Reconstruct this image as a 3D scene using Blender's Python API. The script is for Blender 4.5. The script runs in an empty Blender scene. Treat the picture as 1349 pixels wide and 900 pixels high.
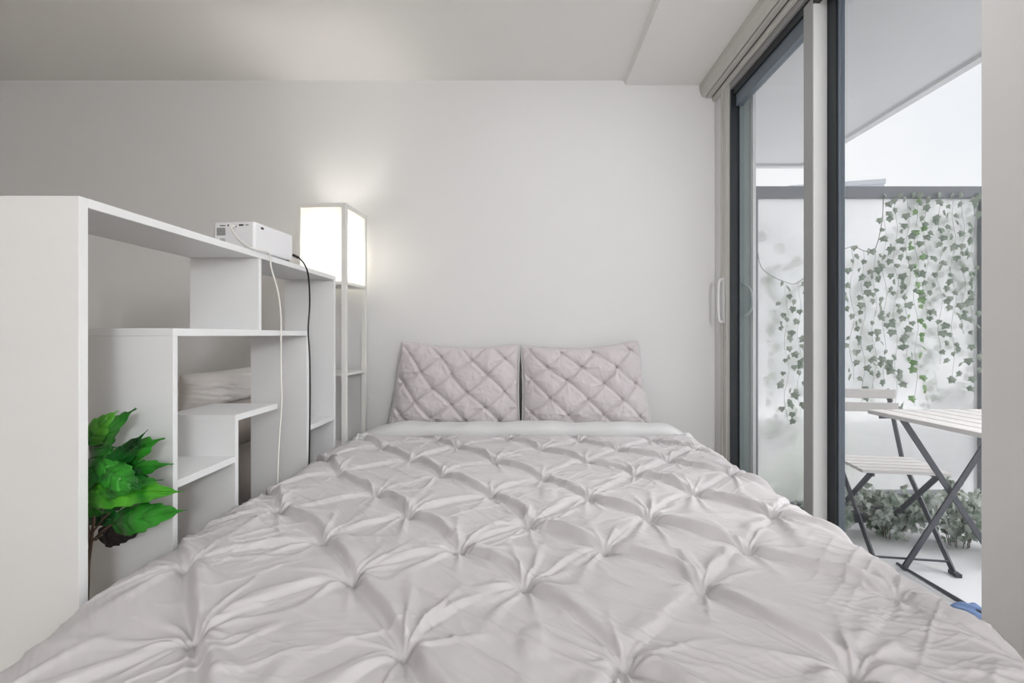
import bpy, bmesh, math, random
import numpy as np
from mathutils import Vector, Matrix
random.seed(7); RS = np.random.RandomState(11)
S = bpy.context.scene; COL = S.collection
HC = 1.03; F = 600.0; U0 = 690.0; V0 = 442.0
PI = math.pi
# ------------------------------------------------------------------ helpers
def at(u, v, y):
    """photo pixel + distance -> room point (metres)"""
    return Vector(((u-U0)/F*y, y, HC-(v-V0)/F*y))
def lin(c): return tuple(((x/255.0)/12.92 if x/255.0 <= .04045 else ((x/255.0+.055)/1.055)**2.4) for x in c)
def mat(name, rgb, rough=.5, var=.04, nscale=6, bump=0, bscale=60, metal=0, sheen=0, spec=.5, stretch=(1,1,1), detail=3):
    m = bpy.data.materials.new(name); m.use_nodes = True
    nt = m.node_tree; b = nt.nodes['Principled BSDF']
    tc = nt.nodes.new('ShaderNodeTexCoord'); mp = nt.nodes.new('ShaderNodeMapping')
    mp.inputs['Scale'].default_value = stretch
    nt.links.new(tc.outputs['Object'], mp.inputs['Vector'])
    nz = nt.nodes.new('ShaderNodeTexNoise'); nz.inputs['Scale'].default_value = nscale; nz.inputs['Detail'].default_value = detail
    nt.links.new(mp.outputs['Vector'], nz.inputs['Vector'])
    mx = nt.nodes.new('ShaderNodeMix'); mx.data_type = 'RGBA'
    c = lin(rgb)
    mx.inputs['A'].default_value = (*[x*(1-var) for x in c], 1)
    mx.inputs['B'].default_value = (*[min(1, x*(1+var)) for x in c], 1)
    nt.links.new(nz.outputs['Fac'], mx.inputs['Factor']); nt.links.new(mx.outputs['Result'], b.inputs['Base Color'])
    b.inputs['Roughness'].default_value = rough; b.inputs['Metallic'].default_value = metal
    b.inputs['Specular IOR Level'].default_value = spec
    if sheen: b.inputs['Sheen Weight'].default_value = sheen
    if bump:
        n2 = nt.nodes.new('ShaderNodeTexNoise'); n2.inputs['Scale'].default_value = bscale; n2.inputs['Detail'].default_value = 4
        nt.links.new(mp.outputs['Vector'], n2.inputs['Vector'])
        bp = nt.nodes.new('ShaderNodeBump'); bp.inputs['Strength'].default_value = bump; bp.inputs['Distance'].default_value = .004
        nt.links.new(n2.outputs['Fac'], bp.inputs['Height']); nt.links.new(bp.outputs['Normal'], b.inputs['Normal'])
    return m
def glass_mat(name, tint=(.955,.96,.962), refl=1.0):
    m = bpy.data.materials.new(name); m.use_nodes = True; nt = m.node_tree; nt.nodes.clear()
    o = nt.nodes.new('ShaderNodeOutputMaterial'); mx = nt.nodes.new('ShaderNodeMixShader')
    t = nt.nodes.new('ShaderNodeBsdfTransparent'); t.inputs[0].default_value = (*tint, 1)
    g = nt.nodes.new('ShaderNodeBsdfGlossy'); g.inputs['Roughness'].default_value = .02
    lw = nt.nodes.new('ShaderNodeLayerWeight'); pw5 = nt.nodes.new('ShaderNodeMath'); pw5.operation = 'POWER'; pw5.inputs[1].default_value = 5
    nt.links.new(lw.outputs['Facing'], pw5.inputs[0]); fr = nt.nodes.new('ShaderNodeMath'); fr.operation = 'MULTIPLY_ADD'
    fr.inputs[1].default_value = .9*refl; fr.inputs[2].default_value = .04*refl; nt.links.new(pw5.outputs[0], fr.inputs[0])
    nt.links.new(fr.outputs[0], mx.inputs[0]); nt.links.new(t.outputs[0], mx.inputs[1]); nt.links.new(g.outputs[0], mx.inputs[2])
    nt.links.new(mx.outputs[0], o.inputs[0]); return m
def frosted_mat(name):
    m = bpy.data.materials.new(name); m.use_nodes = True; nt = m.node_tree; nt.nodes.clear()
    o = nt.nodes.new('ShaderNodeOutputMaterial'); mx = nt.nodes.new('ShaderNodeMixShader')
    r = nt.nodes.new('ShaderNodeBsdfRefraction'); r.inputs['Roughness'].default_value = .25; r.inputs['IOR'].default_value = 1.25
    r.inputs['Color'].default_value = (1,1,1,1)
    t = nt.nodes.new('ShaderNodeBsdfTranslucent'); t.inputs['Color'].default_value = (1,1,1,1)
    mx.inputs[0].default_value = .5
    nt.links.new(r.outputs[0], mx.inputs[1]); nt.links.new(t.outputs[0], mx.inputs[2]); nt.links.new(mx.outputs[0], o.inputs[0]); return m
def paper_mat(name):
    m = bpy.data.materials.new(name); m.use_nodes = True; nt = m.node_tree; nt.nodes.clear()
    o = nt.nodes.new('ShaderNodeOutputMaterial'); mx = nt.nodes.new('ShaderNodeMixShader'); mx.inputs[0].default_value = .55
    d = nt.nodes.new('ShaderNodeBsdfDiffuse'); d.inputs[0].default_value = (.86,.85,.82,1)
    t = nt.nodes.new('ShaderNodeBsdfTranslucent'); t.inputs[0].default_value = (.80,.785,.755,1)
    nz = nt.nodes.new('ShaderNodeTexNoise'); nz.inputs['Scale'].default_value = 90
    bp = nt.nodes.new('ShaderNodeBump'); bp.inputs['Strength'].default_value = .05
    nt.links.new(nz.outputs[0], bp.inputs['Height']); nt.links.new(bp.outputs[0], d.inputs['Normal'])
    nt.links.new(d.outputs[0], mx.inputs[1]); nt.links.new(t.outputs[0], mx.inputs[2]); nt.links.new(mx.outputs[0], o.inputs[0]); return m
def leaf_mat(name, c1, c2, rough=.3, spec=.5, transl=.25):
    m = mat(name, c1, rough, 0, 8, .25, 60, spec=spec); nt = m.node_tree
    b = nt.nodes['Principled BSDF']; mx = [n for n in nt.nodes if n.type == 'MIX'][0]
    mx.inputs['A'].default_value = (*lin(c1),1); mx.inputs['B'].default_value = (*lin(c2),1)
    nz = [n for n in nt.nodes if n.type == 'TEX_NOISE'][0]; nz.inputs['Scale'].default_value = 14
    cr = nt.nodes.new('ShaderNodeMapRange'); cr.inputs['From Min'].default_value = .38; cr.inputs['From Max'].default_value = .62
    nt.links.new(nz.outputs['Fac'], cr.inputs['Value']); nt.links.new(cr.outputs[0], mx.inputs['Factor'])
    t = nt.nodes.new('ShaderNodeBsdfTranslucent'); nt.links.new(mx.outputs['Result'], t.inputs[0])
    ms = nt.nodes.new('ShaderNodeMixShader'); ms.inputs[0].default_value = transl
    out = [n for n in nt.nodes if n.type == 'OUTPUT_MATERIAL'][0]
    nt.links.new(b.outputs[0], ms.inputs[1]); nt.links.new(t.outputs[0], ms.inputs[2]); nt.links.new(ms.outputs[0], out.inputs[0])
    return m
def obj(name, bm, m, parent=None, smooth=False, bevel=0, seg=2):
    me = bpy.data.meshes.new(name)
    bmesh.ops.recalc_face_normals(bm, faces=bm.faces[:])
    bm.to_mesh(me); bm.free()
    if isinstance(m, (list, tuple)):
        for k in m: me.materials.append(k)
    else: me.materials.append(m)
    o = bpy.data.objects.new(name, me); COL.objects.link(o)
    if smooth: me.polygons.foreach_set('use_smooth', [True]*len(me.polygons))
    if bevel:
        b = o.modifiers.new('bevel', 'BEVEL'); b.width = bevel; b.segments = seg; b.limit_method = 'ANGLE'; b.angle_limit = .6
    if parent is not None:
        o.parent = parent; o.matrix_parent_inverse = Matrix.Identity(4)
        # geometry is written in room coordinates: move it into the parent's frame
        me.transform(parent_world(parent).inverted())
    return o
def parent_world(p):
    m = Matrix.LocRotScale(p.location, p.rotation_euler, p.scale)
    return parent_world(p.parent) @ m if p.parent else m
def tag(o, label=None, cat=None, group=None, kind=None):
    if label: o['label'] = label
    if cat: o['category'] = cat
    if group: o['group'] = group
    if kind: o['kind'] = kind
    return o
def thing(name, label, cat, loc=(0,0,0), rz=0, group=None, kind=None):
    o = bpy.data.objects.new(name, None); COL.objects.link(o); o.empty_display_size = .1
    o.location = loc; o.rotation_euler = (0,0,rz)
    return tag(o, label, cat, group, kind)
def box(bm, x0, x1, y0, y1, z0, z1, M=None, mi=0):
    vs = [bm.verts.new(Vector(p)) for p in ((x0,y0,z0),(x1,y0,z0),(x1,y1,z0),(x0,y1,z0),(x0,y0,z1),(x1,y0,z1),(x1,y1,z1),(x0,y1,z1))]
    if M is not None:
        for v in vs: v.co = M @ v.co
    for f in ((0,3,2,1),(4,5,6,7),(0,1,5,4),(1,2,6,5),(2,3,7,6),(3,0,4,7)):
        bm.faces.new([vs[i] for i in f]).material_index = mi
def bx(name, x0, x1, y0, y1, z0, z1, m, parent=None, bevel=0):
    b = bmesh.new(); box(b, x0, x1, y0, y1, z0, z1); return obj(name, b, m, parent, bevel=bevel)
def bar(bm, a, b, w, t, up=(0,0,1)):
    """flat bar from a to b, w along 'side', t along up"""
    a = Vector(a); b = Vector(b); d = (b-a); L = d.length; d.normalize()
    s = d.cross(Vector(up));
    if s.length < 1e-4: s = d.cross(Vector((0,1,0)))
    s.normalize(); n = s.cross(d)
    M = Matrix((s, n, d)).transposed().to_4x4(); M.translation = a
    box(bm, -w/2, w/2, -t/2, t/2, 0, L, M)
def tube(bm, pts, r, seg=8, caps=True):
    pts = [Vector(p) for p in pts]; rings = []; pn = None
    for i, p in enumerate(pts):
        d = (pts[min(i+1, len(pts)-1)]-pts[max(i-1, 0)]).normalized()
        if pn is None:
            pn = d.cross(Vector((0,0,1)));
            if pn.length < .05: pn = d.cross(Vector((0,1,0)))
        pn = (pn - d*pn.dot(d)).normalized(); q = d.cross(pn)
        rr = r[i] if isinstance(r, (list, tuple)) else r
        rings.append([bm.verts.new(p+(pn*math.cos(2*PI*k/seg)+q*math.sin(2*PI*k/seg))*rr) for k in range(seg)])
    for a, b in zip(rings[:-1], rings[1:]):
        for k in range(seg): bm.faces.new([a[k], a[(k+1)%seg], b[(k+1)%seg], b[k]])
    if caps: bm.faces.new(rings[0][::-1]); bm.faces.new(rings[-1])
def smooth_path(pts, n=8):
    P = [Vector(p) for p in pts]; P = [P[0]*2-P[1]]+P+[P[-1]*2-P[-2]]; out = []
    for i in range(1, len(P)-2):
        for k in range(n):
            t = k/n; a, b, c, d = P[i-1:i+3]
            out.append(.5*((2*b)+(c-a)*t+(2*a-5*b+4*c-d)*t*t+(3*b-a-3*c+d)*t**3))
    out.append(P[-2]); return out
def extrude_profile(bm, prof, y0, y1):
    """closed (x,z) profile extruded along y"""
    A = [bm.verts.new((x,y0,z)) for x, z in prof]; B = [bm.verts.new((x,y1,z)) for x, z in prof]; n = len(prof)
    for i in range(n): bm.faces.new([A[i], A[(i+1)%n], B[(i+1)%n], B[i]])
    bm.faces.new(A[::-1]); bm.faces.new(B)
def grid_mesh(name, P, m, parent=None, close_u=False, smooth=True):
    """P: (n,m,3) array -> one mesh"""
    n, k = P.shape[:2]; me = bpy.data.meshes.new(name)
    idx = np.arange(n*k).reshape(n, k)
    f = np.stack([idx[:-1,:-1], idx[1:,:-1], idx[1:,1:], idx[:-1,1:]], -1).reshape(-1, 4)
    me.vertices.add(n*k); me.vertices.foreach_set('co', P.reshape(-1).astype(np.float32))
    me.loops.add(f.size); me.loops.foreach_set('vertex_index', f.reshape(-1).astype(np.int32))
    me.polygons.add(len(f)); me.polygons.foreach_set('loop_start', (np.arange(len(f))*4).astype(np.int32))
    me.polygons.foreach_set('loop_total', np.full(len(f), 4, dtype=np.int32))
    me.update(calc_edges=True); me.validate()
    if smooth: me.polygons.foreach_set('use_smooth', [True]*len(me.polygons))
    me.materials.append(m)
    o = bpy.data.objects.new(name, me); COL.objects.link(o)
    if parent is not None: o.parent = parent; me.transform(parent_world(parent).inverted())
    return o
class Noise:
    def __init__(s, seed): s.t = np.random.RandomState(seed).rand(256, 256)*2-1
    def __call__(s, x, y):
        xi = np.floor(x).astype(int); yi = np.floor(y).astype(int); fx = x-xi; fy = y-yi
        fx = fx*fx*fx*(fx*(fx*6-15)+10); fy = fy*fy*fy*(fy*(fy*6-15)+10)
        g = lambda a, b: s.t[a % 256, b % 256]
        return (g(xi,yi)*(1-fx)+g(xi+1,yi)*fx)*(1-fy)+(g(xi,yi+1)*(1-fx)+g(xi+1,yi+1)*fx)*fy
# ------------------------------------------------------------------ materials
M_wall = mat('wall_paint', (217,217,217), .65, .012, 3, .05, 220)
M_ceil = mat('ceiling_paint', (232,231,229), .8, .01, 2, .08, 160)
M_wall2 = mat('bounce_cut_paint', (192,188,184), .65, .012, 3, .05, 220)  # unseen walls toned darker to cut their bounce light
M_floor = mat('oak_laminate', (176,160,140), .4, .12, 4, .1, 40, stretch=(8,1,1))
M_white = mat('white_melamine', (226,227,228), .38, .012, 4, .03, 30, stretch=(1,1,6))
M_duvet = mat('brushed_cotton', (190,186,188), .85, .015, 30, .10, 700, sheen=.15)
M_band = mat('plain_cotton', (201,201,202), .85, .015, 30, .08, 700, sheen=.1)
M_sham = mat('sham_cotton', (198,191,193), .85, .015, 30, .10, 700, sheen=.15)
M_matt = mat('mattress_ticking', (215,212,208), .8, .02, 20)
M_alu = mat('white_aluminium', (216,217,218), .35, .01, 5)
M_alug = mat('grey_aluminium', (150,151,150), .4, .02, 5)
M_dark = mat('black_gasket_gap_shade', (28,33,38), .45, .05, 5)
M_slate = mat('slate_blue_metal', (102,112,122), .4, .04, 5)
M_jamb = mat('grey_green_jamb', (138,150,149), .5, .04, 5)
M_blind = mat('blind_fabric', (196,195,190), .6, .01, 5, .05, 200)
M_glass = glass_mat('clear_glass'); M_frost = frosted_mat('frosted_glass')
M_paper = paper_mat('rice_paper')
M_lampw = mat('lamp_white_wood', (222,221,218), .45, .02, 8)
M_conc = mat('terrace_concrete', (216,216,219), .85, .04, 5, .3, 60)
M_soff = mat('soffit_concrete', (204,204,205), .9, .05, 3, .2, 60)
M_rail = mat('grey_rail', (120,124,130), .5, .04, 5)
M_steel = mat('charcoal_steel', (70,74,82), .5, .06, 10)
M_slat = mat('painted_white_slat', (214,210,208), .55, .03, 8, .1, 40, stretch=(1,8,1))
M_sofa = mat('beige_grey_fabric', (168,158,150), .9, .05, 30, .3, 300, sheen=.2)
M_cush = mat('light_linen', (205,200,196), .9, .04, 20, .2, 300, sheen=.2)
M_proj = mat('white_plastic', (225,225,228), .35, .01, 5)
M_blk = mat('black_plastic', (20,20,22), .4, .05, 5)
M_greyp = mat('grey_grille', (140,140,140), .5, .05, 5)
M_cabw = mat('white_cable', (224,222,216), .45, .01, 5)
M_leaf = leaf_mat('glossy_leaf', (14,92,20), (52,150,40), .3, .6, .15)
M_leaf2 = leaf_mat('lime_leaf', (28,124,24), (92,182,48), .3, .6, .2)
M_leafd = leaf_mat('deep_leaf', (6,54,16), (24,98,32), .25, .6, .1)
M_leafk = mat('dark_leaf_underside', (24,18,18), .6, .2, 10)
M_stem = mat('brown_stem', (96,74,60), .7, .25, 30, .3, 80)
M_pot = mat('grey_ceramic_pot', (120,118,115), .5, .05, 5)
M_soil = mat('soil', (50,38,30), .95, .3, 40, .5, 60)
M_ivy = leaf_mat('ivy_leaf', (132,146,132), (158,168,156), .55, .3, .4)
M_ivyg = leaf_mat('green_ivy_leaf', (118,152,104), (150,178,132), .5, .3, .4)
M_shrub = leaf_mat('shrub_leaf', (112,130,112), (206,212,204), .55, .3, .2)
M_globe = mat('frosted_globe', (150,152,150), .3, .02, 5)
M_wire = mat('thin_wire', (150,154,150), .5, .05, 5)
M_bluec = mat('blue_cloth', (120,146,190), .8, .08, 20, .3, 200)
M_bld = mat('distant_facade', (196,200,206), .8, .03, .2)
M_parap = mat('grey_parapet', (150,152,156), .85, .04, 3, .1, 30)

# ------------------------------------------------------------------ room shell
XL, XR, YB, YF, ZC = -3.3, 1.176, 2.80, -2.6, HC+336/600*2.8
def struct(o): o['kind'] = 'structure'; return o
struct(bx('floor', XL-.1, 1.30, YF-.1, YB+.15, -.12, 0, M_floor))
struct(bx('wall_back', XL-.1, 1.30, YB, YB+.15, 0, ZC, M_wall))
struct(bx('wall_left', XL-.12, XL, YF-.1, YB, 0, ZC, M_wall2))
struct(bx('wall_front', XL-.1, 1.30, YF-.15, YF, 0, ZC, M_wall2))
YJ = 1.17         # near edge of the door opening
YD = 2.603        # far end of the door opening
b = bmesh.new(); box(b, XR, 1.30, YF, YJ, 0, ZC); box(b, XR, 1.30, YJ, YB, HC+1.452, ZC); box(b, XR, 1.30, 2.70, YB, 0, HC+1.452)
struct(obj('wall_right', b, M_wall))
struct(bx('ceiling', XL-.1, 1.30, YF-.15, YB+.15, ZC, ZC+.15, M_ceil))
# dropped bulkhead along the window
XB = (824-690)/600*2.8
b = bmesh.new(); extrude_profile(b, [(XB-.012, ZC), (XB, ZC-.030), (XR, ZC-.030), (XR, ZC)], YF, YB)
struct(obj('trim_1', b, M_ceil)); 
# skirting along the back and left walls
struct(bx('baseboard_back', XL, XR, YB-.014, YB, 0, .10, M_alu, bevel=.003))
struct(bx('baseboard_left', XL, XL+.014, YF, YB-.014, 0, .10, M_alu, bevel=.003))

# ------------------------------------------------------------------ sliding door
d1 = thing('door_1', None, None, (XR, 1.9, 0), kind='structure')
H0 = HC+1.367
# far jamb: grooved strips, then dark face and grey-green return
b = bmesh.new()
for y0, y1, dx in ((2.604,2.622,.000),(2.626,2.646,-.006),(2.650,2.674,-.002),(2.678,2.699,-.008)):
    box(b, XR+dx-.002, 1.23, y0, y1, .02, HC+1.45)
box(b, XR+.006, 1.28, 2.60, 2.70, .02, HC+1.44)
obj('jamb', b, M_blind, d1)
bx('jamb_gasket', 1.177, 1.222, 2.585, 2.603, .02, H0+.03, M_dark, d1)
bx('jamb_return', 1.222, 1.29, 2.575, 2.603, .02, H0, M_jamb, d1)
bx('jamb_edge_strip', 1.283, 1.300, 2.55, 2.60, .02, H0, M_alu, d1)
# head of the frame
b = bmesh.new(); box(b, XR, 1.275, YJ-.25, 2.60, H0+.035, HC+1.452)
obj('frame_head', b, M_alug, d1)
bx('head_gasket', 1.188, 1.214, YJ-.2, 2.585, H0-.004, H0+.035, M_dark, d1)
bx('threshold', 1.16, 1.30, YJ-.25, 2.60, 0.0, .03, M_alug, d1)
# sliding leaf (inner track)
lf = bpy.data.objects.new('sliding_leaf', None); COL.objects.link(lf); lf.parent = d1
bx('top_rail', 1.200, 1.238, 1.875, 2.575, HC+1.297, H0-.004, M_slate, lf)
bx('bottom_rail', 1.192, 1.238, 1.875, 2.575, .03, .11, M_slate, lf)
bx('stile', 1.190, 1.246, 1.869, 1.930, .03, H0+.02, M_alu, lf, bevel=.002)
bx('stile_liner', 1.186, 1.192, 1.871, 1.930, .03, H0+.02, M_alug, lf)
bx('glass_pane', 1.214, 1.220, 1.93, 2.585, .11, HC+1.30, M_glass, lf)
# fixed leaf (outer track)
ff = bpy.data.objects.new('fixed_leaf', None); COL.objects.link(ff); ff.parent = d1
bx('gasket', 1.247, 1.256, 1.822, 1.885, .03, H0+.035, M_dark, ff)
bx('stile', 1.256, 1.282, 1.816, 1.885, .03, H0+.035, M_slate, ff, bevel=.002)
bx('top_rail', 1.250, 1.285, YJ-.2, 1.816, H0-.02, H0+.035, M_slate, ff)
bx('bottom_rail', 1.250, 1.285, YJ-.2, 1.816, .03, .11, M_slate, ff)
bx('glass_pane', 1.266, 1.272, YJ-.15, 1.816, .11, H0-.02, M_glass, ff)
bx('stile', 1.250, 1.285, YJ-.2, YJ-.15, .03, H0, M_slate, ff)
# pull handles
b = bmesh.new(); y = 2.668
tube(b, smooth_path([(XR-.002,y,HC+.325),(XR-.030,y,HC+.315),(XR-.036,y,HC+.20),(XR-.030,y,HC+.09),(XR-.002,y,HC+.08)],6), .008, 10)
box(b, XR-.012, XR+.001, y-.013, y+.013, HC+.07, HC+.34)
obj('door_handle', b, M_alu, d1, smooth=False)
b = bmesh.new(); y = 2.55
tube(b, smooth_path([(1.222,y,HC+.29),(1.262,y-.01,HC+.26),(1.272,y-.01,HC+.19),(1.262,y-.01,HC+.13),(1.222,y,HC+.10)],6), .006, 10)
obj('outer_handle', b, M_jamb, d1, smooth=True)

# blind headrail above the door
bh = thing('blind_headrail', 'long white curtain track with grooved valance along the ceiling above the sliding door', 'curtain track', (1.12, .9, HC+1.45))
def rnd(prof): return prof
b = bmesh.new(); extrude_profile(b, [(1.078,HC+1.540),(1.080,HC+1.500),(1.090,HC+1.470),(1.106,HC+1.460),(1.114,HC+1.462),(1.114,HC+1.5385),(1.100,HC+1.5385)], -.4, 2.795)
obj('valance', b, M_blind, bh)
b = bmesh.new(); extrude_profile(b, [(1.118,HC+1.462),(1.124,HC+1.456),(1.146,HC+1.456),(1.153,HC+1.463),(1.153,HC+1.5385),(1.118,HC+1.5385)], -.4, 2.796)
obj('track', b, M_blind, bh)
b = bmesh.new(); extrude_profile(b, [(1.157,HC+1.452),(1.160,HC+1.438),(1.172,HC+1.434),(1.175,HC+1.45),(1.175,HC+1.5385),(1.157,HC+1.5385)], -.4, 2.797)
obj('rear_rail', b, M_blind, bh)
b = bmesh.new(); box(b, 1.112, 1.119, -.38, 2.785, HC+1.464, HC+1.535); box(b, 1.152, 1.158, -.38, 2.785, HC+1.462, HC+1.535)
obj('gap_shade_strips', b, M_dark, bh)  # black strips stand in for the shade between the rails

# ------------------------------------------------------------------ shelf unit
XFr, XBk = -1.0, -1.26
sh = thing('open_bookshelf', 'tall white stepped open bookshelf dividing the room left of the bed', 'bookshelf', ((XFr+XBk)/2, 1.73, 0))
ZT = HC+184.4/586; TH = .022; Y = lambda u: 600.0/(690-u)
def board(name, y0, y1, z0, z1, x0=XBk, x1=XFr): return bx(name, x0, x1, y0, y1, z0, z1, M_white, sh, bevel=.0012)
yP1, yP2, yP3, yP3b, yP4, yPE = Y(104), Y(228), Y(341), Y(310), Y(404.5), Y(440)
board('side_panel', yP1, yP1+TH, 0, ZT-.0005); 
board('side_panel', yPE, yPE+TH, 0, ZT-TH)
board('top_board', yP1+TH, yPE+TH, ZT-TH, ZT)
ZM = HC+.0205
board('middle_board', yP2, yP4+TH, ZM-TH, ZM)
board('divider', yP3, yP3+TH-.004, ZM, ZT-TH)
board('divider', yP2, yP2+TH-.004, .022, ZM-TH)
board('divider', yP4, yP4+TH-.002, .022, ZM-TH)
Z3 = HC-.276; Z4 = HC-.419
board('shelf_board', yP3b, Y(366), Z3-TH, Z3)
board('divider', yP3b, yP3b+TH-.004, .022, Z3-TH)
board('shelf_board', yP2+TH-.004, yP3b, Z4-TH, Z4)
board('shelf_board', yP4+TH-.002, yPE, Z4-TH-.004, Z4-.004)
board('base_board', yP1+TH, yPE, 0, .022)
b = bmesh.new(); box(b, XBk+.12, XBk+.127, yP1-.0015, yP1+.004, ZT-.012, ZT+.001)

# small round hook on the back wall
hk = thing('wall_hook', 'small round white hook on the back wall above the sofa', 'wall hook', (-1.663, YB, HC-.035))
b = bmesh.new(); bmesh.ops.create_cone(b, cap_ends=True, segments=24, radius1=.027, radius2=.027, depth=.012, matrix=Matrix.Translation((-1.663, YB-.006, HC-.035)) @ Matrix.Rotation(PI/2, 4, 'X'))
obj('base_plate', b, M_white, hk, bevel=.002)
b = bmesh.new(); tube(b, smooth_path([(-1.663,YB-.012,HC-.03),(-1.663,YB-.03,HC-.045),(-1.663,YB-.038,HC-.03)],5), .005, 8)
obj('prong', b, M_white, hk, smooth=True)

# ------------------------------------------------------------------ sofa behind the shelf
def soft_box(x0, x1, y0, y1, z0, z1, r=.04, puff=.012, n=14):
    b = bmesh.new(); box(b, x0, x1, y0, y1, z0, z1)
    bmesh.ops.bevel(b, geom=b.edges[:], offset=r, segments=4, affect='EDGES', profile=.6)
    bmesh.ops.subdivide_edges(b, edges=[e for e in b.edges if e.calc_length() > .1], cuts=n, use_grid_fill=True)
    c = Vector(((x0+x1)/2, (y0+y1)/2, (z0+z1)/2)); h = Vector(((x1-x0)/2, (y1-y0)/2, (z1-z0)/2))
    for v in b.verts:
        q = Vector(((v.co.x-c.x)/h.x, (v.co.y-c.y)/h.y, (v.co.z-c.z)/h.z))
        k = [max(0, 1-q[i]**4) for i in range(3)]
        v.co.x += puff*q.x*k[1]*k[2]; v.co.y += puff*q.y*k[0]*k[2]; v.co.z += puff*q.z*k[0]*k[1]
    return b
sf = thing('sofa', 'beige-grey fabric sofa standing with its back against the bookshelf', 'sofa', (-1.75, 2.12, 0))
obj('backrest', soft_box(-1.52, -1.34, 1.60, 2.68, .515, .70, .035), M_sofa, sf, smooth=True)
# gathered skirt: the lower back falls in soft vertical folds
nn, mm = 120, 14; P = np.zeros((nn, mm, 3))
for i in range(nn):
    yy = 1.60+1.08*i/(nn-1)
    for j in range(mm):
        zz = .51-.49*j/(mm-1); amp = .016*(j/(mm-1))**.6
        P[i,j] = (-1.352+amp*math.sin(yy*42+.6*math.sin(yy*13))-.004, yy, zz)
sk = grid_mesh('skirt', P, M_sofa, sf); sk.modifiers.new('s', 'SOLIDIFY').thickness = .006
bx('base', -2.16, -1.385, 1.62, 2.66, .04, .30, M_sofa, sf, bevel=.02)
obj('backrest_lower', soft_box(-1.52, -1.385, 1.61, 2.67, .30, .51, .03), M_sofa, sf, smooth=True)
obj('seat_cushion', soft_box(-2.18, -1.53, 1.74, 2.54, .302, .455, .04), M_sofa, sf, smooth=True)
for a in (1.60, 2.56): obj('armrest', soft_box(-2.18, -1.53, a, a+.12, .30, .58, .035), M_sofa, sf, smooth=True)
for fx in (-2.1, -1.45):
    for fy in (1.68, 2.6): bx('foot', fx-.02, fx+.02, fy-.02, fy+.02, 0, .04, M_blk, sf)
# plain cushion leaning over the sofa back
def cushion(cx, cy, z0, w, h, th, rz=0, tilt=0, wr=3, seed=1, dip=.02):
    n = 60; b = bmesh.new(); s = np.linspace(-1, 1, n); N = Noise(seed); rows = []
    for side in (1, -1):
        g = []
        for i, a in enumerate(s):
            r_ = []
            for j, t in enumerate(s):
                e = max(0, (1-abs(a)**3.2)*(1-abs(t)**3.2))**.55
                x = a*w/2*(1-.045*(1-abs(t)**2)*abs(a)); z = t*h/2*(1-dip*2*(1-abs(a)**2)*abs(t))
                nz = float(N(np.array(a*3+7), np.array(t*3+9)))*.006+float(N(np.array((a+t)*7+3), np.array((a-t)*2+9)))*.005
                cr = sum(.006*math.exp(-((math.atan2(1-abs(t)+.02, 1-abs(a)+.02)-q)/.10)**2)*math.exp(-math.hypot(1-abs(a),1-abs(t))/.5) for q in (.35,.78,1.2))
                r_.append(Vector((x, side*(th/2*e + (nz-cr)*min(1, e*2)), z)))
            g.append(r_)
        rows.append(g)
    M = Matrix.Translation((cx, cy, z0+h/2)) @ Matrix.Rotation(rz, 4, 'Z') @ Matrix.Rotation(tilt, 4, 'X')
    for g in rows:
        V = [[b.verts.new(M @ p) for p in r_] for r_ in g]
        for i in range(n-1):
            for j in range(n-1): b.faces.new([V[i][j], V[i+1][j], V[i+1][j+1], V[i][j+1]])
    bmesh.ops.remove_doubles(b, verts=b.verts[:], dist=.0006); return b
tag(obj('throw_cushion', cushion(-1.43, 2.215, .702, .64, .165, .15, PI/2, 0, seed=5, dip=.03), M_cush, smooth=True),
    'pale linen bolster cushion on the sofa back, seen through the bookshelf', 'cushion')

# ------------------------------------------------------------------ floor lamp
LW = .278; phi = math.radians(-4.0); LC = Vector((-1.087, 2.598, 0))
lp = thing('floor_lamp', 'white square column floor lamp with lit paper shade and open shelves by the wall', 'lamp', LC, phi)
ML = Matrix.Translation(LC) @ Matrix.Rotation(phi, 4, 'Z'); h = LW/2; pw = .024
ZL = HC+.716
def lbox(name, x0, x1, y0, y1, z0, z1, m, parent=None, bevel=.001):
    b = bmesh.new(); box(b, x0, x1, y0, y1, z0, z1, ML); return obj(name, b, m, parent or lp, bevel=bevel)
for sx in (-1, 1):
    for sy in (-1, 1):
        lbox('post', min(sx*h, sx*(h-pw)), max(sx*h, sx*(h-pw)), min(sy*h, sy*(h-pw)), max(sy*h, sy*(h-pw)), 0, ZL, M_lampw)
q = h-pw
for z0, z1 in ((ZL-.022, ZL-.001), (HC+.275, HC+.293)):
    b = bmesh.new()
    for s in (-1, 1):
        box(b, -q, q, min(s*h, s*(h-.018)), max(s*h, s*(h-.018)), z0, z1, ML)
        box(b, min(s*h, s*(h-.018)), max(s*h, s*(h-.018)), -q, q, z0, z1, ML)
    obj('shade_rail', b, M_lampw, lp, bevel=.001)
b = bmesh.new(); t = .0012; g = h-.009
for s in (-1, 1):
    box(b, -g, g, s*g-t, s*g+t, HC+.290, ZL-.020, ML); box(b, s*g-t, s*g+t, -g+.002, g-.002, HC+.290, ZL-.020, ML)
obj('lamp_shade', b, M_paper, lp)
for z in (HC-.205, .40, .05): lbox('shelf', -h+.004, h-.004, -h+.004, h-.004, z-.014, z, M_lampw)
lbox('shade_base', -q, q, -q, q, HC+.276, HC+.284, M_lampw)
b = bmesh.new(); box(b, -q, q, -.012, .012, HC+.284, HC+.290, ML); box(b, -.02, .02, -.02, .02, HC+.290, HC+.35, ML)
obj('bulb_holder', b, M_lampw, lp)
M_bulb = bpy.data.materials.new('lit_bulb'); M_bulb.use_nodes = True
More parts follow.
